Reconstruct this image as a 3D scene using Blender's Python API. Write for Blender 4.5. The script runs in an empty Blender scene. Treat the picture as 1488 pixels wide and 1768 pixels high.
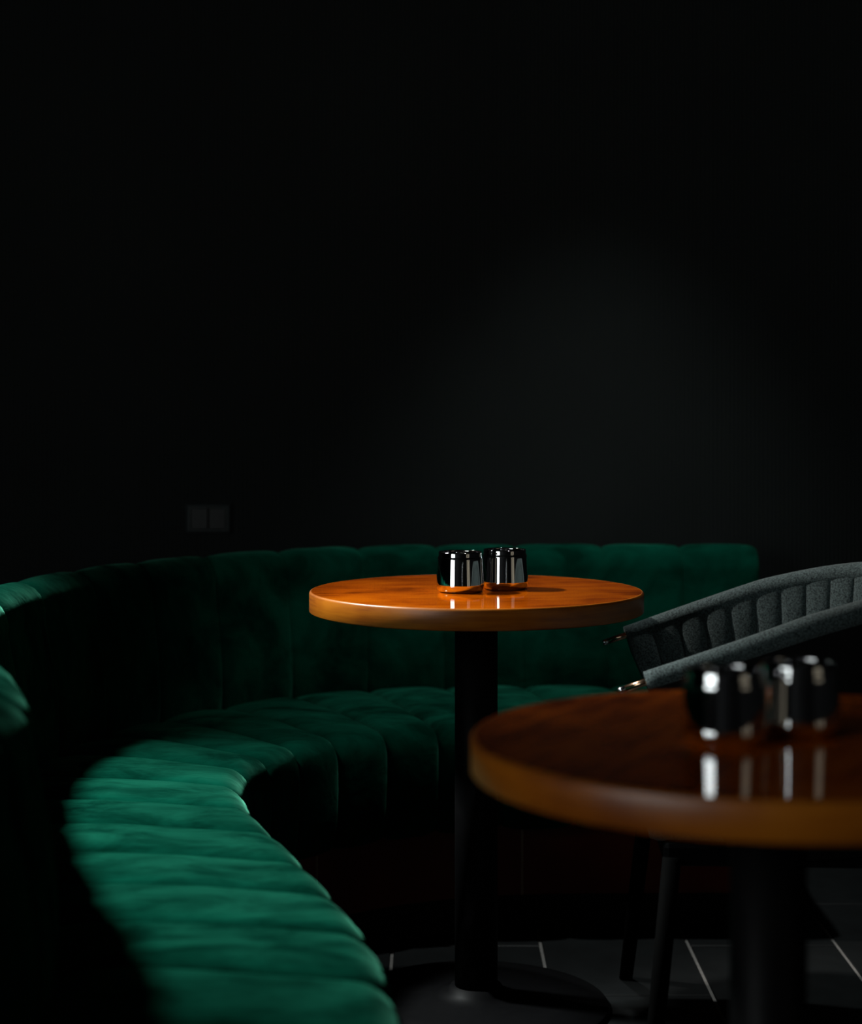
import bpy, bmesh, math, random
from mathutils import Vector, Matrix, noise

random.seed(7)
S = bpy.context.scene
C = S.collection
PI = math.pi

# ------------------------------------------------------------------ camera
CAM_H = 1.085
cam_d = bpy.data.cameras.new('camera')
cam = bpy.data.objects.new('camera', cam_d)
C.objects.link(cam)
cam.location = (0, 0, CAM_H)
cam.rotation_euler = (PI / 2, 0, 0)              # level, looking along +Y
cam_d.sensor_fit = 'HORIZONTAL'
cam_d.sensor_width = 24.0
cam_d.lens = 50.0
cam_d.shift_y = -(884 - 697) / 1488.0
cam_d.clip_start = 0.05
cam_d.dof.use_dof = True
cam_d.dof.focus_distance = 3.12
cam_d.dof.aperture_fstop = 2.1
S.camera = cam

# ------------------------------------------------------------------ world, lamps, exposure
w = bpy.data.worlds.new('world')
w.use_nodes = True
w.node_tree.nodes['Background'].inputs[0].default_value = (0.5, 0.6, 0.65, 1)
w.node_tree.nodes['Background'].inputs[1].default_value = 0.0
S.world = w
vs = S.view_settings
vs.view_transform = 'Standard'
vs.look = 'None'
vs.exposure = 0.0
vs.gamma = 1.0
vs.use_curve_mapping = False
S.cycles.max_bounces = 8
S.cycles.diffuse_bounces = 3

CEIL = 2.90
LAMP_Z = 2.61
WALL_Y = 4.40


def spot(name, loc, target, power, half_deg, blend, radius, color):
    d = bpy.data.lights.new(name, 'SPOT')
    d.energy = power
    d.spot_size = math.radians(half_deg * 2)
    d.spot_blend = blend
    d.shadow_soft_size = radius
    d.color = color
    o = bpy.data.objects.new(name, d)
    C.objects.link(o)
    o.location = loc
    o.rotation_euler = (Vector(target) - Vector(loc)).to_track_quat('-Z', 'Y').to_euler()
    return o


LAMP_WALL = (0.40, 3.72, LAMP_Z)            # downlight close to the back wall
LAMP_SEAT = (-1.79, 3.43, LAMP_Z)           # ceiling spot behind the banquette, aimed at its seat
LAMP_TABLE = (-1.62, 3.80, LAMP_Z)          # ceiling spot beside it, aimed at the far table and the armchair
spot('downlight_lamp', LAMP_WALL, (0.40, 3.96, 0), 74, 28, 1.0, 0.035, (0.94, 1.0, 0.98))
spot('downlight_lamp', LAMP_SEAT, (-0.26, 2.66, 0.44), 740, 17.3, 0.85, 0.15, (0.93, 1.0, 0.98))
spot('downlight_lamp', LAMP_TABLE, (0.38, 3.20, 0.75), 275, 12, 0.6, 0.05, (1.0, 0.96, 0.90))
WINDOW_LEFT = 3.6
WINDOW_RIGHT = 0.27


# ------------------------------------------------------------------ helpers
def tag(o, label=None, cat=None, group=None, kind=None):
    if label: o['label'] = label
    if cat: o['category'] = cat
    if group: o['group'] = group
    if kind: o['kind'] = kind
    return o


def empty(name, loc=(0, 0, 0), rz=0.0):
    o = bpy.data.objects.new(name, None)
    o.empty_display_size = 0.1
    C.objects.link(o)
    o.location = loc
    o.rotation_euler = (0, 0, rz)
    return o


def mesh(name, verts, faces, mat, parent=None, smooth=True):
    me = bpy.data.meshes.new(name)
    me.from_pydata([tuple(v) for v in verts], [], faces)
    me.validate()
    if smooth:
        me.polygons.foreach_set('use_smooth', [True] * len(me.polygons))
    me.materials.append(mat)
    o = bpy.data.objects.new(name, me)
    C.objects.link(o)
    if parent: o.parent = parent
    return o


def from_bm(name, bm, mat, parent=None, smooth=True):
    bmesh.ops.recalc_face_normals(bm, faces=bm.faces)
    me = bpy.data.meshes.new(name)
    bm.to_mesh(me); bm.free()
    if smooth:
        me.polygons.foreach_set('use_smooth', [True] * len(me.polygons))
    me.materials.append(mat)
    o = bpy.data.objects.new(name, me)
    C.objects.link(o)
    if parent: o.parent = parent
    return o


def bm_box(bm, x0, x1, y0, y1, z0, z1, bevel=0.0, seg=2):
    vs_ = [bm.verts.new(p) for p in ((x0, y0, z0), (x1, y0, z0), (x1, y1, z0), (x0, y1, z0),
                                     (x0, y0, z1), (x1, y0, z1), (x1, y1, z1), (x0, y1, z1))]
    fs = [bm.faces.new([vs_[i] for i in f]) for f in
          ((3, 2, 1, 0), (4, 5, 6, 7), (0, 1, 5, 4), (1, 2, 6, 5), (2, 3, 7, 6), (3, 0, 4, 7))]
    if bevel:
        es = set(e for f in fs for e in f.edges)
        bmesh.ops.bevel(bm, geom=list(es), offset=bevel, segments=seg, affect='EDGES', profile=0.5)


def box(name, x0, x1, y0, y1, z0, z1, mat, parent=None, bevel=0.0, smooth=False):
    bm = bmesh.new()
    bm_box(bm, x0, x1, y0, y1, z0, z1, bevel)
    return from_bm(name, bm, mat, parent, smooth)


def lathe(name, prof, mat, parent=None, n=64, center=(0, 0), smooth=True, closed=False):
    """prof: list of (r, z) from the bottom axis up over the outside."""
    verts, faces = [], []
    rings = []
    for r, z in prof:
        if r < 1e-6:
            rings.append([len(verts)]); verts.append((center[0], center[1], z))
        else:
            rings.append(list(range(len(verts), len(verts) + n)))
            for i in range(n):
                a = 2 * PI * i / n
                verts.append((center[0] + r * math.cos(a), center[1] + r * math.sin(a), z))
    pairs = list(zip(rings[:-1], rings[1:]))
    if closed: pairs.append((rings[-1], rings[0]))
    for A, B in pairs:
        for i in range(n):
            j = (i + 1) % n
            if len(A) == 1 and len(B) > 1: faces.append((A[0], B[j], B[i]))
            elif len(B) == 1 and len(A) > 1: faces.append((A[i], A[j], B[0]))
            elif len(A) > 1: faces.append((A[i], A[j], B[j], B[i]))
    return mesh(name, verts, faces, mat, parent, smooth)


def tube(name, pts, radii, mat, parent=None, n=16, caps=True):
    """a tube through pts with one radius for each point."""
    pts = [Vector(p) for p in pts]
    verts, faces = [], []
    up = Vector((0, 0, 1))
    for i, p in enumerate(pts):
        t = (pts[min(i + 1, len(pts) - 1)] - pts[max(i - 1, 0)]).normalized()
        s = t.cross(up)
        if s.length < 1e-4: s = t.cross(Vector((1, 0, 0)))
        s.normalize(); u = s.cross(t).normalized()
        for k in range(n):
            a = 2 * PI * k / n
            verts.append(p + (s * math.cos(a) + u * math.sin(a)) * radii[i])
    for i in range(len(pts) - 1):
        for k in range(n):
            j = (k + 1) % n
            faces.append((i * n + k, i * n + j, (i + 1) * n + j, (i + 1) * n + k))
    if caps:
        faces.append(tuple(range(n - 1, -1, -1)))
        b = (len(pts) - 1) * n
        faces.append(tuple(range(b, b + n)))
    return mesh(name, verts, faces, mat, parent)


def catmull(pts, t):
    n = len(pts)
    i = max(0, min(n - 2, int(math.floor(t))))
    f = t - i
    def g(k):
        if k < 0: return 2 * Vector(pts[0]) - Vector(pts[1])
        if k >= n: return 2 * Vector(pts[-1]) - Vector(pts[-2])
        return Vector(pts[k])
    p0, p1, p2, p3 = g(i - 1), g(i), g(i + 1), g(i + 2)
    return 0.5 * ((2 * p1) + (p2 - p0) * f + (2 * p0 - 5 * p1 + 4 * p2 - p3) * f * f
                  + (3 * p1 - p0 - 3 * p2 + p3) * f ** 3)


# ------------------------------------------------------------------ materials
def new_mat(name):
    m = bpy.data.materials.new(name)
    m.use_nodes = True
    nt = m.node_tree
    b = nt.nodes['Principled BSDF']
    return m, nt, b


def N(nt, kind, **kw):
    n = nt.nodes.new(kind)
    for k, v in kw.items():
        if k in n.inputs: n.inputs[k].default_value = v
        else: setattr(n, k, v)
    return n


def plain(name, col, rough=0.5, metal=0.0, spec=0.5, noise_amt=0.0, scale=20.0):
    m, nt, b = new_mat(name)
    b.inputs['Base Color'].default_value = (*col, 1)
    b.inputs['Roughness'].default_value = rough
    b.inputs['Metallic'].default_value = metal
    b.inputs['Specular IOR Level'].default_value = spec
    if noise_amt:
        tc = N(nt, 'ShaderNodeTexCoord')
        nz = N(nt, 'ShaderNodeTexNoise', Scale=scale, Detail=4.0)
        mx = N(nt, 'ShaderNodeMix', data_type='RGBA')
        mx.inputs[6].default_value = (*[c * (1 - noise_amt) for c in col], 1)
        mx.inputs[7].default_value = (*[min(1, c * (1 + noise_amt)) for c in col], 1)
        nt.links.new(tc.outputs['Object'], nz.inputs['Vector'])
        nt.links.new(nz.outputs['Fac'], mx.inputs[0])
        nt.links.new(mx.outputs[2], b.inputs['Base Color'])
    return m


def velvet_mat():
    m, nt, b = new_mat('green_velvet')
    tc = N(nt, 'ShaderNodeTexCoord')
    mp = N(nt, 'ShaderNodeMapping')
    mp.inputs['Scale'].default_value = (1, 1.8, 1.2)
    nt.links.new(tc.outputs['Object'], mp.inputs['Vector'])
    nap = N(nt, 'ShaderNodeTexNoise', Scale=7.0, Detail=5.0, Roughness=0.6, Distortion=0.5)
    nt.links.new(mp.outputs[0], nap.inputs['Vector'])
    rmp = N(nt, 'ShaderNodeValToRGB')
    rmp.color_ramp.elements[0].position = 0.36
    rmp.color_ramp.elements[0].color = (0.0004, 0.020, 0.012, 1)
    rmp.color_ramp.elements[1].position = 0.64
    rmp.color_ramp.elements[1].color = (0.0010, 0.057, 0.034, 1)
    nt.links.new(nap.outputs['Fac'], rmp.inputs[0])
    nt.links.new(rmp.outputs[0], b.inputs['Base Color'])
    b.inputs['Roughness'].default_value = 0.85
    b.inputs['Specular IOR Level'].default_value = 0.0
    sh = N(nt, 'ShaderNodeMapRange')
    sh.inputs[1].default_value = 0.35; sh.inputs[2].default_value = 0.68
    sh.inputs[3].default_value = 0.06; sh.inputs[4].default_value = 0.50
    nt.links.new(nap.outputs['Fac'], sh.inputs[0])
    nt.links.new(sh.outputs[0], b.inputs['Sheen Weight'])
    b.inputs['Sheen Roughness'].default_value = 0.38
    b.inputs['Sheen Tint'].default_value = (0.14, 0.62, 0.40, 1)
    # fine pile plus soft creases
    pile = N(nt, 'ShaderNodeTexNoise', Scale=420.0, Detail=2.0)
    nt.links.new(tc.outputs['Object'], pile.inputs['Vector'])
    cre = N(nt, 'ShaderNodeTexNoise', Scale=16.0, Detail=3.0, Distortion=1.2)
    nt.links.new(mp.outputs[0], cre.inputs['Vector'])
    b1 = N(nt, 'ShaderNodeBump', Strength=0.10, Distance=0.002)
    nt.links.new(pile.outputs['Fac'], b1.inputs['Height'])
    b2 = N(nt, 'ShaderNodeBump', Strength=0.16, Distance=0.012)
    nt.links.new(cre.outputs['Fac'], b2.inputs['Height'])
    nt.links.new(b1.outputs[0], b2.inputs['Normal'])
    nt.links.new(b2.outputs[0], b.inputs['Normal'])
    return m


def wood_mat(name, dark, mid, light, rough=0.22, coat=0.6, rot=0.3, edge=False, spec=0.0):
    m, nt, b = new_mat(name)
    tc = N(nt, 'ShaderNodeTexCoord')
    mp = N(nt, 'ShaderNodeMapping')
    mp.inputs['Rotation'].default_value = (0, 0, rot)
    mp.inputs['Scale'].default_value = (1.2, 9.0, 6.0) if not edge else (2.0, 2.0, 40.0)
    nt.links.new(tc.outputs['Object'], mp.inputs['Vector'])
    gr = N(nt, 'ShaderNodeTexNoise', Scale=5.0, Detail=5.0, Roughness=0.55, Distortion=0.6)
    nt.links.new(mp.outputs[0], gr.inputs['Vector'])
    bl = N(nt, 'ShaderNodeTexNoise', Scale=7.5, Detail=3.0, Roughness=0.5)
    nt.links.new(tc.outputs['Object'], bl.inputs['Vector'])
    mix = N(nt, 'ShaderNodeMath', operation='ADD')
    m1 = N(nt, 'ShaderNodeMath', operation='MULTIPLY'); m1.inputs[1].default_value = 0.4
    m2 = N(nt, 'ShaderNodeMath', operation='MULTIPLY'); m2.inputs[1].default_value = 0.6
    nt.links.new(gr.outputs['Fac'], m1.inputs[0]); nt.links.new(bl.outputs['Fac'], m2.inputs[0])
    nt.links.new(m1.outputs[0], mix.inputs[0]); nt.links.new(m2.outputs[0], mix.inputs[1])
    r = N(nt, 'ShaderNodeValToRGB')
    e = r.color_ramp.elements
    e[0].position = 0.38; e[0].color = (*dark, 1)
    e[1].position = 0.62; e[1].color = (*light, 1)
    k = e.new(0.49); k.color = (*mid, 1)
    nt.links.new(mix.outputs[0], r.inputs[0])
    nt.links.new(r.outputs[0], b.inputs['Base Color'])
    b.inputs['Roughness'].default_value = 0.6
    b.inputs['Specular IOR Level'].default_value = spec
    b.inputs['Coat Weight'].default_value = coat
    b.inputs['Coat Roughness'].default_value = rough
    if edge: b.inputs['Coat IOR'].default_value = 1.6
    bp = N(nt, 'ShaderNodeBump', Strength=0.05, Distance=0.002)
    nt.links.new(gr.outputs['Fac'], bp.inputs['Height'])
    nt.links.new(bp.outputs[0], b.inputs['Normal'])
    return m


def fabric_mat():
    m, nt, b = new_mat('charcoal_fabric')
    tc = N(nt, 'ShaderNodeTexCoord')
    nz = N(nt, 'ShaderNodeTexNoise', Scale=330.0, Detail=3.0, Roughness=0.7)
    nt.links.new(tc.outputs['Object'], nz.inputs['Vector'])
    r = N(nt, 'ShaderNodeValToRGB')
    r.color_ramp.elements[0].position = 0.35; r.color_ramp.elements[0].color = (0.012, 0.019, 0.020, 1)
    r.color_ramp.elements[1].position = 0.68; r.color_ramp.elements[1].color = (0.098, 0.134, 0.134, 1)
    nt.links.new(nz.outputs['Fac'], r.inputs[0])
    nt.links.new(r.outputs[0], b.inputs['Base Color'])
    b.inputs['Roughness'].default_value = 0.9
    b.inputs['Specular IOR Level'].default_value = 0.15
    b.inputs['Sheen Weight'].default_value = 0.15
    bp = N(nt, 'ShaderNodeBump', Strength=0.5, Distance=0.0015)
    nt.links.new(nz.outputs['Fac'], bp.inputs['Height'])
    nt.links.new(bp.outputs[0], b.inputs['Normal'])
    return m


def pane_mat(name, strength, col, uneven):
    """daylight seen through a glazed front: the pane gives off light"""
    m, nt, b = new_mat(name)
    out = nt.nodes['Material Output']
    nt.nodes.remove(b)
    em = N(nt, 'ShaderNodeEmission')
    em.inputs['Strength'].default_value = strength
    tc = N(nt, 'ShaderNodeTexCoord')
    nz = N(nt, 'ShaderNodeTexNoise', Scale=2.2, Detail=3.0)
    nt.links.new(tc.outputs['Object'], nz.inputs['Vector'])
    mx = N(nt, 'ShaderNodeMix', data_type='RGBA')
    mx.inputs[6].default_value = (*[c * (1 - uneven) for c in col], 1)
    mx.inputs[7].default_value = (*col, 1)
    rg = N(nt, 'ShaderNodeMapRange')
    rg.inputs[1].default_value = 0.4; rg.inputs[2].default_value = 0.6
    nt.links.new(nz.outputs['Fac'], rg.inputs[0])
    nt.links.new(rg.outputs[0], mx.inputs[0])
    nt.links.new(mx.outputs[2], em.inputs['Color'])
    nt.links.new(em.outputs[0], out.inputs['Surface'])
    return m


VELVET = velvet_mat()
WOOD_TOP = wood_mat('stained_wood', (0.13, 0.018, 0.0005), (0.40, 0.066, 0.0012), (0.58, 0.115, 0.002), rough=0.045, coat=0.9, rot=0.35)
WOOD_EDGE = wood_mat('wood_edge', (0.20, 0.044, 0.001), (0.33, 0.086, 0.0015), (0.42, 0.125, 0.004), rough=0.38, coat=1.0, edge=True)
BLACK_METAL = plain('black_metal', (0.004, 0.004, 0.0045), 0.5, 0.0, 0.10, 0.3, 60)
CHROME = plain('chrome', (0.86, 0.87, 0.88), 0.035, 1.0)
BRASS = plain('brass', (0.80, 0.52, 0.34), 0.16, 1.0)
STEEL = plain('steel', (0.8, 0.82, 0.85), 0.2, 1.0)
FABRIC = fabric_mat()
LEG = plain('matte_black_metal', (0.0015, 0.0015, 0.0015), 0.8, 0.0, 0.02, 0.3, 60)
OUTER = plain('shaded_outer_fabric', (0.006, 0.006, 0.006), 0.6, 0.0, 0.15, 0.3, 90)  # chair's outer side: shade put into the colour, darker than the inner fabric
OUTLET = plain('outlet_plastic', (0.026, 0.032, 0.033), 0.3, 0.0, 0.5)
OUTLET_IN = plain('outlet_insert', (0.010, 0.012, 0.012), 0.4)
OUTLET_DARK = plain('outlet_slot', (0.004, 0.004, 0.004), 0.6)
WALL = plain('ribbed_wall_paint', (0.0130, 0.0163, 0.0158), 0.9, 0.0, 0.2, 0.25, 3.0)
DARK_WALL = plain('dark_wall_paint', (0.012, 0.012, 0.013), 0.85, 0.0, 0.2, 0.2, 3.0)
CEILM = plain('ceiling_paint', (0.012, 0.012, 0.012), 0.9, 0.0, 0.2, 0.2, 3.0)
TILE = plain('floor_tile', (0.011, 0.0125, 0.013), 0.45, 0.0, 0.2, 0.45, 14.0)
GROUT = plain('grout', (0.22, 0.21, 0.20), 0.9, 0.0, 0.2, 0.3, 80.0)
PLINTH = plain('plinth_veneer', (0.20, 0.020, 0.008), 0.3, 0.0, 0.5, 0.4, 8.0)
KICK = plain('kickboard_black', (0.004, 0.004, 0.004), 0.6, 0.0, 0.3, 0.3, 20.0)
JOINT = plain('joint_strip', (0.60, 0.50, 0.36), 0.4, 0.0, 0.5)
FRAME = plain('window_frame_paint', (0.012, 0.012, 0.012), 0.5, 0.0, 0.4, 0.2, 10.0)
PANE_L = pane_mat('daylight_pane', WINDOW_LEFT, (0.93, 1.0, 1.0), 0.15)
PANE_R = pane_mat('dim_daylight_pane', WINDOW_RIGHT, (1.0, 0.88, 0.66), 0.75)
LENS = pane_mat('lamp_lens', 3.0, (1, 0.95, 0.88), 0.0)

# ------------------------------------------------------------------ room shell
X0, X1, Y0 = -3.6, 3.6, -4.2


def struct(o):
    o['kind'] = 'structure'
    return o


# ribbed back wall: every rib is real relief
PITCH = 0.0102
nr = int((X1 - X0) / PITCH)
verts, faces = [], []
shape = ((0.0, 0.0), (0.28, -0.0016), (0.5, -0.0022), (0.72, -0.0016))
cols = []
for i in range(nr):
    for f, dy in shape:
        cols.append((X0 + (i + f) * PITCH, WALL_Y + dy))
cols.append((X1, WALL_Y))
for x, y in cols:
    verts += [(x, y, 0), (x, y, CEIL)]
for i in range(len(cols) - 1):
    faces.append((2 * i, 2 * i + 2, 2 * i + 3, 2 * i + 1))
n0 = len(verts)
verts += [(X0, WALL_Y + 0.12, 0), (X1, WALL_Y + 0.12, 0), (X1, WALL_Y + 0.12, CEIL), (X0, WALL_Y + 0.12, CEIL)]
faces.append((n0 + 1, n0, n0 + 3, n0 + 2))
struct(mesh('wall_back', verts, faces, WALL, smooth=False))

# left wall with a tall glazed opening
WL = (-3.5, 0.0, 0.58, 2.84)


def wall_with_opening(name, x_in, x_out, op):
    xa, xb = min(x_in, x_out), max(x_in, x_out)
    bm = bmesh.new()
    bm_box(bm, xa, xb, Y0, op[0], 0, CEIL)
    bm_box(bm, xa, xb, op[1], WALL_Y, 0, CEIL)
    bm_box(bm, xa, xb, op[0], op[1], op[3], CEIL)
    bm_box(bm, xa, xb, op[0], op[1], 0, op[2])
    return struct(from_bm(name, bm, DARK_WALL, smooth=False))


def glazing(name, x, op, n_mull, pane):
    root = struct(empty(name, (x, (op[0] + op[1]) / 2, op[2])))
    hy = (op[1] - op[0]) / 2
    hz = op[3] - op[2]
    bm = bmesh.new()
    for a, b_, c, d in ((-hy, hy, 0, 0.06), (-hy, hy, hz - 0.06, hz), (-hy, -hy + 0.06, 0.06, hz - 0.06), (hy - 0.06, hy, 0.06, hz - 0.06)):
        bm_box(bm, -0.03, 0.03, a, b_, c, d)
    from_bm('window_frame', bm, FRAME, root, False)
    wd = (2 * hy - 0.12) / n_mull
    for k in range(n_mull):
        y = -hy + 0.06 + k * wd
        box('pane', -0.004, 0.004, y + (0.02 if k else 0), y + wd - (0.02 if k < n_mull - 1 else 0), 0.06, hz - 0.06, pane, root)
        if k: box('mullion', -0.028, 0.028, y - 0.02, y + 0.02, 0.06, hz - 0.06, FRAME, root)
    return root


wall_with_opening('wall_left', X0, X0 - 0.15, WL)
glazing('window_1', X0 - 0.07, WL, 3, PANE_L)
WR = (-2.6, 0.0, 0.58, 2.84)
wall_with_opening('wall_right', X1, X1 + 0.15, WR)
glazing('window_2', X1 + 0.07, WR, 5, PANE_R)
struct(box('wall_front', X0, X1, Y0 - 0.12, Y0, 0, CEIL, DARK_WALL))
ceil = struct(box('ceiling', X0, X1, Y0, WALL_Y, CEIL, CEIL + 0.1, CEILM))
for L in (LAMP_WALL, LAMP_SEAT, LAMP_TABLE):
    z = LAMP_Z + 0.012                                # small can on a stem under the ceiling, open at the bottom
    r = lathe('spotlight_can', [(0.062, z), (0.062, z + 0.10), (0.012, z + 0.115), (0, z + 0.115)], BLACK_METAL, ceil, 40, (L[0], L[1]))
    lathe('spotlight_stem', [(0.010, z + 0.11), (0.010, CEIL)], BLACK_METAL, r, 16, (L[0], L[1]))
    lathe('spotlight_lens', [(0, z + 0.03), (0.060, z + 0.03)], LENS, r, 32, (L[0], L[1]))

# floor: grout bed and separate tiles in running bond
floor = struct(box('floor', X0, X1, Y0, WALL_Y, -0.06, -0.003, GROUT))
TW, TL, GAP = 0.297, 0.60, 0.006


def tile_bm(bm, x0, x1, y0, y1):
    b = 0.002
    vv = [bm.verts.new(p) for p in ((x0, y0, -0.003), (x1, y0, -0.003), (x1, y1, -0.003), (x0, y1, -0.003),
                                    (x0, y0, -b), (x1, y0, -b), (x1, y1, -b), (x0, y1, -b),
                                    (x0 + b, y0 + b, 0), (x1 - b, y0 + b, 0), (x1 - b, y1 - b, 0), (x0 + b, y1 - b, 0))]
    for lo in (0, 4):
        for i in range(4):
            j = (i + 1) % 4
            bm.faces.new((vv[lo + i], vv[lo + j], vv[lo + 4 + j], vv[lo + 4 + i]))
    bm.faces.new((vv[8], vv[9], vv[10], vv[11]))


rest = bmesh.new()
shared = None
c0 = int(math.floor((X0 - 0.22) / TW)); c1 = int(math.ceil((X1 - 0.22) / TW))
for c in range(c0, c1):
    xa, xb = 0.22 + c * TW, 0.22 + (c + 1) * TW
    ofs = 3.594 + (0.0 if (c % 2) else TL / 2)
    k = int(math.floor((Y0 - ofs) / TL))
    while ofs + k * TL < WALL_Y:
        ya, yb = ofs + k * TL, ofs + (k + 1) * TL
        k += 1
        ax, bx_, ay, by = max(xa, X0) + GAP / 2, min(xb, X1) - GAP / 2, max(ya, Y0) + GAP / 2, min(yb, WALL_Y) - GAP / 2
        if bx_ - ax < 0.02 or by - ay < 0.02: continue
        full = (bx_ - ax > TW - GAP - 1e-4) and (by - ay > TL - GAP - 1e-4)
        near = -1.6 < (ax + bx_) / 2 < 2.2 and by > 0.6
        if near and full:
            if shared is None:
                bm = bmesh.new()
                tile_bm(bm, -(TW - GAP) / 2, (TW - GAP) / 2, -(TL - GAP) / 2, (TL - GAP) / 2)
                t = from_bm('tile', bm, TILE, floor, False); shared = t.data
            else:
                t = bpy.data.objects.new('tile', shared); C.objects.link(t); t.parent = floor
            t.location = ((ax + bx_) / 2, (ay + by) / 2, random.uniform(-0.0006, 0.0))
        elif near:
            bm = bmesh.new(); tile_bm(bm, ax, bx_, ay, by)
            from_bm('tile', bm, TILE, floor, False)
        else:
            tile_bm(rest, ax, bx_, ay, by)
tf = from_bm('tile_field', rest, TILE, floor, False)
tf['kind'] = 'stuff'

# ------------------------------------------------------------------ banquette
FP = [(-0.030, 1.30), (-0.025, 1.48), (-0.025, 1.66), (-0.018, 1.84), (-0.035, 2.03), (-0.065, 2.21), (-0.113, 2.385),
      (-0.162, 2.55), (-0.222, 2.73), (-0.275, 2.89), (-0.310, 3.055), (-0.312, 3.19), (-0.285, 3.29), (-0.240, 3.375),
      (-0.172, 3.46), (-0.080, 3.535), (0.020, 3.59), (0.150, 3.63), (0.300, 3.645), (0.460, 3.65), (0.615, 3.65), (0.765, 3.65)]
JP = [(-0.46, 1.33), (-0.445, 1.52), (-0.435, 1.71), (-0.420, 1.89), (-0.442, 2.085), (-0.492, 2.265), (-0.560, 2.445),
      (-0.618, 2.62), (-0.666, 2.79), (-0.700, 2.96), (-0.715, 3.14), (-0.695, 3.35), (-0.640, 3.54), (-0.56, 3.71),
      (-0.45, 3.865), (-0.31, 4.01), (-0.145, 4.10), (0.03, 4.145), (0.212, 4.16), (0.41, 4.16), (0.59, 4.16), (0.765, 4.16)]
NST = len(FP)
bench = empty('banquette', (-0.2, 3.9, 0))
tag(bench, 'long curved green velvet banquette with channel tufting, running along the dark wall', 'banquette')
BO = Vector((-0.2, 3.9, 0))


def station(t):
    F, J = catmull(FP, t), catmull(JP, t)
    d = F - J
    return F, J, d.normalized(), d.length


def seat_profile(D):
    """(a, z, na, nz): distance from the back line towards the front, height, outward normal"""
    p = [(-0.03, 0.430, 0, 1), (0.02, 0.436, 0, 1)]
    for f in (0.16, 0.32, 0.48, 0.64, 0.78):
        a = f * (D - 0.06)
        p.append((a, 0.438 + 0.008 * math.sin(PI * f), 0, 1))
    R = 0.055
    for k in range(0, 8):
        g = PI / 2 * (1 - k / 7)
        p.append((D - R + R * math.cos(g), 0.385 + R * math.sin(g), math.cos(g), math.sin(g)))
    p += [(D + 0.002, 0.34, 1, 0), (D, 0.29, 1, 0), (D - 0.006, 0.25, 1, -0.2), (D - 0.018, 0.222, 0.8, -0.6), (D - 0.04, 0.213, 0.2, -1), (D - 0.09, 0.213, 0, -1)]
    return p


def back_profile(D):
    p = [(0.006, 0.415, 1, 0), (0.012, 0.46, 1, 0), (0.010, 0.52, 1, 0), (0.002, 0.58, 1, 0.1), (-0.010, 0.635, 1, 0.2)]
    R = 0.062
    ca, cz = -0.080, 0.692
    for k in range(0, 12):
        g = math.radians(-12 + k * (192 / 11.0))
        p.append((ca + R * math.cos(g), cz + R * math.sin(g), math.cos(g), math.sin(g)))
    p += [(-0.146, 0.6, -1, 0), (-0.148, 0.42, -1, 0), (-0.148, 0.20, -1, 0), (-0.148, 0.03, -1, 0)]
    return p


SS = (0.0, 0.02, 0.05, 0.10, 0.18, 0.30, 0.42, 0.5, 0.58, 0.70, 0.82, 0.90, 0.95, 0.98, 1.0)


def channel(name, k, prof, depth, ruck, zmin_seam=-1):
    verts, faces = [], []
    cols = []
    for s in SS:
        t = k + s
        F, J, wd, D = station(t)
        pr = prof(D)
        e = abs(2 * s - 1)
        off = -depth * (0.5 * e ** 3.2 + 0.5 * e ** 14)
        col = []
        for (a, z, na, nz) in pr:
            L = math.hypot(na, nz)
            P = Vector((J.x + wd.x * a, J.y + wd.y * a, z))
            o = off
            r = noise.noise(Vector((P.x * 11, P.y * 11, P.z * 9 + 3.1)))
            r2 = noise.noise(Vector((P.x * 30, P.y * 30, P.z * 18 + 9.0)))
            o += ruck * (r + 0.35 * r2)
            P += Vector((wd.x * na / L, wd.y * na / L, nz / L)) * o
            col.append(len(verts)); verts.append(P - BO)
        cols.append(col)
    for i in range(len(cols) - 1):
        for j in range(len(cols[0]) - 1):
            faces.append((cols[i][j], cols[i + 1][j], cols[i + 1][j + 1], cols[i][j + 1]))
    return mesh(name, verts, faces, VELVET, bench)


for k in range(NST - 1):
    channel('seat_channel', k, seat_profile, 0.016, 0.0025)
for k in range(NST - 1):
    channel('back_channel', k, back_profile, 0.0095, 0.0015)


def end_cap(t, name):
    F, J, wd, D = station(t)
    bp = back_profile(D); sp = seat_profile(D)
    out = []
    for prof in (bp, sp):
        v = [Vector((J.x + wd.x * (a - 0.012 * na), J.y + wd.y * (a - 0.012 * na), z - 0.012 * nz)) - BO for a, z, na, nz in prof]
        if prof is bp: v.append(Vector((J.x + wd.x * 0.006, J.y + wd.y * 0.006, 0.03)) - BO)
        else: v.append(Vector((J.x - wd.x * 0.03, J.y - wd.y * 0.03, 0.213)) - BO)
        mesh(name, v, [tuple(range(len(v)))], VELVET, bench, smooth=False)


end_cap(0, 'end_panel'); end_cap(NST - 1, 'end_panel')


def strip(name, t0, t1, inset, z0, z1, mat, n, thick=0.02):
    verts, faces = [], []
    for i in range(n + 1):
        F, J, wd, D = station(t0 + (t1 - t0) * i / n)
        for a, z in ((D - inset, z0), (D - inset, z1), (D - inset - thick, z1), (D - inset - thick, z0)):
            verts.append(Vector((J.x + wd.x * a, J.y + wd.y * a, z)) - BO)
    for i in range(n):
        for j in range(4):
            q = (j + 1) % 4
            faces.append((4 * i + j, 4 * i + q, 4 * i + 4 + q, 4 * i + 4 + j))
    faces.append((0, 1, 2, 3)); faces.append((4 * n + 3, 4 * n + 2, 4 * n + 1, 4 * n))
    return mesh(name, verts, faces, mat, bench, smooth=False)


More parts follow.
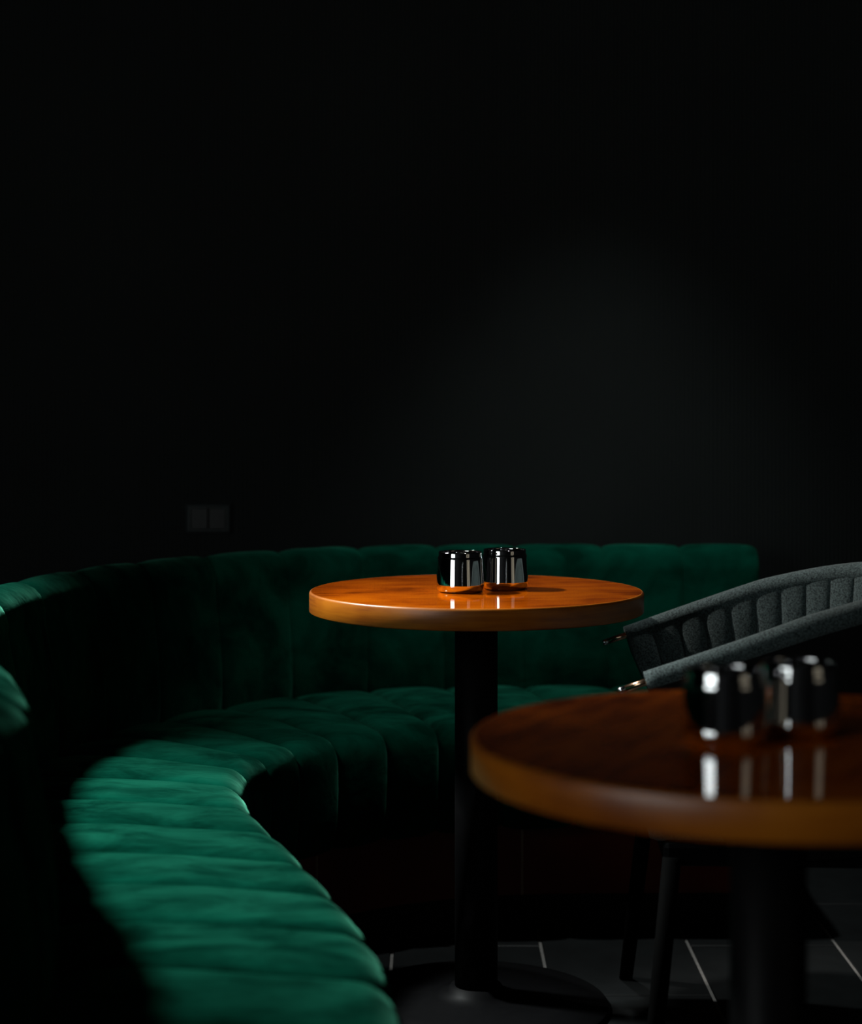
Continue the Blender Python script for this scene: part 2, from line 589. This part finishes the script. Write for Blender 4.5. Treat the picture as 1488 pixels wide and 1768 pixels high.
joints = [0, 3.3, 6.8, 10.3, 13.9, 17.37, NST - 1]
for a, b_ in zip(joints[:-1], joints[1:]):
    strip('plinth_panel', a + 0.006, b_ - 0.006, 0.075, 0.07, 0.216, PLINTH, 18)
for j in joints[1:-1]:
    strip('joint_strip', j - 0.011, j + 0.011, 0.0742, 0.03, 0.21, JOINT, 2)
strip('kickboard', 0, NST - 1, 0.0735, 0.0, 0.07, KICK, 120, 0.022)

# ------------------------------------------------------------------ tables
TOP_Z = 0.75


def table(loc, rz, label, cat='table'):
    root = empty('round_table', (loc[0], loc[1], 0), rz)
    tag(root, label, cat)
    R, th = 0.300, 0.037
    z1, z0 = TOP_Z, TOP_Z - th
    b = 0.0025
    lathe('table_top', [(0, z0), (R - 0.003, z0), (R - 0.003, z1 - 0.001), (R - 0.0045, z1), (R - 0.0052, z1), (R - 0.007, z1), (0, z1)], WOOD_TOP, root, 128)
    ed = lathe('edge_band', [(R - 0.003, z0 + 0.0005), (R - 0.001, z0 + 0.0008), (R, z0 + 0.002), (R, z1 - 0.0045), (R - 0.0008, z1 - 0.002),
                             (R - 0.0022, z1 - 0.0006), (R - 0.0042, z1 + 0.0001), (R - 0.0045, z1 - 0.0006)], WOOD_EDGE, root, 128)
    bm = bmesh.new()
    for q in range(4):
        n0 = len(bm.verts)
        bm2 = bmesh.new()
        # arm of the cast spider: deep at the hub, thin at the tip
        pts = [(0.0, -0.02, -0.034), (0.2, -0.012, -0.008), (0.2, 0.012, -0.008), (0.0, 0.02, -0.034),
               (0.0, -0.02, 0), (0.2, -0.012, 0), (0.2, 0.012, 0), (0.0, 0.02, 0)]
        vv = [bm.verts.new(Matrix.Rotation(q * PI / 2 + PI / 4 * 0.6, 3, 'Z') @ Vector(p) + Vector((0, 0, z0))) for p in pts]
        for f in ((3, 2, 1, 0), (4, 5, 6, 7), (0, 1, 5, 4), (1, 2, 6, 5), (2, 3, 7, 6), (3, 0, 4, 7)):
            bm.faces.new([vv[i] for i in f])
        bm2.free()
    from_bm('support_bracket', bm, BLACK_METAL, root, False)
    lathe('column', [(0, 0.02), (0.0385, 0.02), (0.0385, z0 - 0.001), (0, z0 - 0.001)], BLACK_METAL, root, 48)
    lathe('base_plate', [(0, 0), (0.238, 0), (0.240, 0.004), (0.236, 0.010), (0.15, 0.016), (0.075, 0.022), (0.052, 0.030), (0.046, 0.040), (0, 0.042)], BLACK_METAL, root, 96)
    return root


T1 = (0.0813, 3.23)
T2 = (0.340, 1.81)
table(T1, 0.2, 'small round table with glossy orange wood top and black column, inside the banquette curve')
table(T2, 1.1, 'blurred dark brown round wooden table, nearest the camera, cut by the right edge')

# ------------------------------------------------------------------ chrome cups
CUP = [(0, 0.0008), (0.031, 0.0008), (0.0345, 0.0), (0.0372, 0.0008), (0.0400, 0.0034), (0.0416, 0.0068), (0.0425, 0.0110), (0.0427, 0.0135),
       (0.04268, 0.0140), (0.04245, 0.0180), (0.04145, 0.0380), (0.0405, 0.0570), (0.04042, 0.0585), (0.0402, 0.0600), (0.0396, 0.0616), (0.0390, 0.0626),
       (0.03875, 0.0634), (0.0386, 0.0650), (0.0384, 0.0690), (0.0381, 0.0708), (0.0376, 0.0716), (0.0370, 0.0712), (0.0367, 0.0690),
       (0.0372, 0.0640), (0.0384, 0.0590), (0.0394, 0.0400), (0.0402, 0.0180), (0.0380, 0.0080), (0.033, 0.0045), (0, 0.004)]
cup_me = None
for x, y, label in ((0.052, 3.198, 'chrome tumbler on the far orange table, left one of its pair'),
                    (0.1335, 3.252, 'chrome tumbler on the far orange table, right one of its pair'),
                    (0.2915, 1.780, 'blurred chrome tumbler on the near dark table, left one of its pair'),
                    (0.3740, 1.828, 'blurred chrome tumbler on the near dark table, right one of its pair')):
    if cup_me is None:
        o = lathe('tumbler', CUP, CHROME, None, 96); cup_me = o.data
    else:
        o = bpy.data.objects.new('tumbler', cup_me); C.objects.link(o)
    o.location = (x, y, TOP_Z + 0.0002)
    tag(o, label, 'tumbler', 'chrome tumblers on the two tables')

# ------------------------------------------------------------------ armchair
CH = (0.626, 3.065)
chair = empty('tub_armchair', (CH[0], CH[1], 0), math.radians(-3))
tag(chair, 'charcoal fabric tub armchair with channelled back and metal-tipped arms, facing the far table', 'armchair')
half = [(-0.275, 0.283), (-0.18, 0.290), (-0.09, 0.290), (0.0, 0.280), (0.09, 0.252), (0.165, 0.205), (0.222, 0.140), (0.256, 0.070), (0.267, 0.0)]
UP = [(x, -y) for x, y in half] + [(x, y) for x, y in reversed(half[:-1])]
# arc-length table of the U path
samp = []
NS = 400
acc = 0.0
prev = None
for i in range(NS + 1):
    p = catmull(UP, (len(UP) - 1) * i / NS)
    if prev is not None: acc += (p - prev).length
    samp.append((acc, p)); prev = p
ULEN = acc


def upath(s):
    s = max(0.0, min(ULEN, s))
    lo, hi = 0, NS
    while hi - lo > 1:
        m_ = (lo + hi) // 2
        if samp[m_][0] <= s: lo = m_
        else: hi = m_
    a, b_ = samp[lo], samp[hi]
    f = (s - a[0]) / max(1e-9, b_[0] - a[0])
    return a[1].lerp(b_[1], f)


def unorm(s):
    """inward normal in plan"""
    t = (upath(s + 0.004) - upath(s - 0.004)).normalized()
    return Vector((-t.y, t.x))


def rim_z(x):
    return 0.668 + 0.345 * (x + 0.275) if x < -0.02 else 0.756 + 0.047 * math.sin(min(1, (x + 0.02) / 0.28) * PI / 2)


# the rolled rim
pts, rad = [], []
n = 90
for i in range(n + 1):
    s = ULEN * i / n
    p = upath(s)
    pts.append((p.x, p.y, rim_z(p.x) - 0.018))
    edge = min(s, ULEN - s)
    rad.append(0.0185 + 0.0020 * min(1, edge / 0.25))
tube('rim_roll', pts, rad, FABRIC, chair, 20)


def shell_pt(s, v, side, bulge=0.0):
    """v 0 at the rim, 1 at the seat; side +1 inner face, -1 outer face; arms sweep back towards the seat"""
    c = ULEN / 2
    q = (s - c) / c
    s2 = c + q * c * (1 - 0.20 * v ** 1.2 * abs(q) ** 3)
    p = upath(s2); nrm = unorm(s2)
    pr = upath(s)
    ztop = rim_z(pr.x) - 0.020
    z = ztop + (0.37 - ztop) * v
    inset = 0.045 * v
    off = inset + side * (0.0170 + 0.004 * math.sin(PI * min(1, v * 1.2))) + bulge
    return Vector((p.x + nrm.x * off, p.y + nrm.y * off, z))


NCH = 29
V = [i / 10 for i in range(11)]
SC = (0, 0.04, 0.12, 0.3, 0.5, 0.7, 0.88, 0.96, 1.0)
for k in range(NCH):
    verts, faces = [], []
    for i, f in enumerate(SC):
        e = abs(2 * f - 1)
        bl = 0.007 * (1 - 0.6 * e ** 3 - 0.4 * e ** 12)
        for v in V:
            verts.append(shell_pt(ULEN * (k + f) / NCH, v, 1, bl * min(1, 0.3 + v * 6)))
    m_ = len(V)
    for i in range(len(SC) - 1):
        for j in range(m_ - 1):
            faces.append((i * m_ + j, i * m_ + j + 1, (i + 1) * m_ + j + 1, (i + 1) * m_ + j))
    mesh('back_channel', verts, faces, FABRIC, chair)
verts, faces = [], []
NU = 80
m_ = len(V)
for i in range(NU + 1):
    for v in V: verts.append(shell_pt(ULEN * i / NU, v, -1))
for i in range(NU):
    for j in range(m_ - 1):
        faces.append((i * m_ + j, (i + 1) * m_ + j, (i + 1) * m_ + j + 1, i * m_ + j + 1))
# front edges closing the arm panels
for s, flip in ((0.0, False), (ULEN, True)):
    b0 = len(verts)
    for v in V:
        verts.append(shell_pt(s, v, -1)); verts.append(shell_pt(s, v, 1))
    for j in range(m_ - 1):
        f = (b0 + 2 * j, b0 + 2 * j + 1, b0 + 2 * j + 3, b0 + 2 * j + 2)
        faces.append(f if flip else f[::-1])
mesh('outer_shell', verts, faces, OUTER, chair)['label'] = 'outer shell, shade put into its dark colour'
# seat cushion following the inside of the tub
outline = []
for i in range(41):
    s = ULEN * (0.03 + 0.94 * i / 40)
    p = shell_pt(s, 0.9, 1, 0.006)
    outline.append(Vector((p.x, p.y)))
outline = [Vector((-0.27, outline[0].y + 0.01))] + outline + [Vector((-0.27, outline[-1].y - 0.01))]
cen = Vector((-0.02, 0.0))
rings = [(0.93, 0.385), (0.985, 0.392), (1.0, 0.410), (1.0, 0.440), (0.985, 0.458), (0.94, 0.468), (0.6, 0.476), (0.2, 0.478)]
verts, faces = [], []
no = len(outline)
for f, z in rings:
    for p in outline:
        q = cen + (p - cen) * f
        verts.append((q.x, q.y, z))
for i in range(len(rings) - 1):
    for j in range(no):
        q = (j + 1) % no
        faces.append((i * no + j, i * no + q, (i + 1) * no + q, (i + 1) * no + j))
faces.append(tuple(range((len(rings) - 1) * no, len(rings) * no)))
faces.append(tuple(range(no - 1, -1, -1)))
mesh('seat_cushion', verts, faces, FABRIC, chair)
box('seat_frame', -0.245, 0.17, -0.23, 0.23, 0.35, 0.388, BLACK_METAL, chair, 0.008)
for sx, sy in ((-1, -1), (-1, 1), (1, -1), (1, 1)):
    top = Vector((-0.235 if sx < 0 else 0.16, sy * (0.262 if sx < 0 else 0.18), 0.372))
    foot = Vector((-0.275 if sx < 0 else 0.235, sy * (0.31 if sx < 0 else 0.23), 0.0))
    tube('leg', [top, top.lerp(foot, 0.5), foot], [0.0150, 0.0145, 0.0125], LEG, chair, 14)
# metal rods leaving the arm sleeves
for sgn, s0 in ((-1, 0.0), (1, ULEN)):
    p = upath(s0)
    d = Vector((-1, 0, -0.345)).normalized()
    a = Vector((p.x, p.y, rim_z(p.x) - 0.016)) - d * 0.03
    ln = 0.036 if sgn < 0 else 0.036
    e = a + d * (0.03 + ln)
    rod = tube('arm_rod', [a, a.lerp(e, 0.5), e], [0.0062, 0.0060, 0.0056], BRASS, chair, 16)
    tube('rod_tip', [e, e + d * 0.006, e + d * 0.011], [0.0058, 0.0056, 0.0048], STEEL, rod, 16)

# ------------------------------------------------------------------ wall outlet
ox, oz = -0.544, 0.804
ow, oh = 0.057, 0.038
outlet = empty('wall_outlet', (ox, WALL_Y - 0.0024, oz))
tag(outlet, 'dark rectangular double power outlet on the wall above the banquette', 'outlet')
# bevelled frame
ring = []
for (hw, hh, y) in ((ow, oh, 0.0), (ow, oh, -0.003), (ow - 0.007, oh - 0.007, -0.011), (ow - 0.013, oh - 0.011, -0.011), (ow - 0.0135, oh - 0.0115, -0.006)):
    ring.append([(-hw, y, -hh), (hw, y, -hh), (hw, y, hh), (-hw, y, hh)])
verts = [p for r in ring for p in r]
faces = []
for i in range(len(ring) - 1):
    for j in range(4):
        q = (j + 1) % 4
        faces.append((4 * i + j, 4 * i + q, 4 * i + 4 + q, 4 * i + 4 + j))
mesh('cover_frame', verts, faces, OUTLET, outlet, smooth=False)
for sx in (-1, 1):
    m_ = box('socket_module', sx * 0.022 - 0.0205, sx * 0.022 + 0.0205, -0.009, -0.001, -0.026, 0.026, OUTLET_IN, outlet, 0.0015)
    for dx in (-0.007, 0.007):
        box('slot', sx * 0.022 + dx - 0.0014, sx * 0.022 + dx + 0.0014, -0.0096, -0.008, -0.003, 0.010, OUTLET_DARK, m_)
    bm = bmesh.new()
    bmesh.ops.create_cone(bm, cap_ends=True, segments=16, radius1=0.0028, radius2=0.0028, depth=0.0016,
                          matrix=Matrix.Translation((sx * 0.022, -0.0088, -0.011)) @ Matrix.Rotation(PI / 2, 4, 'X'))
    from_bm('earth_hole', bm, OUTLET_DARK, m_, False)
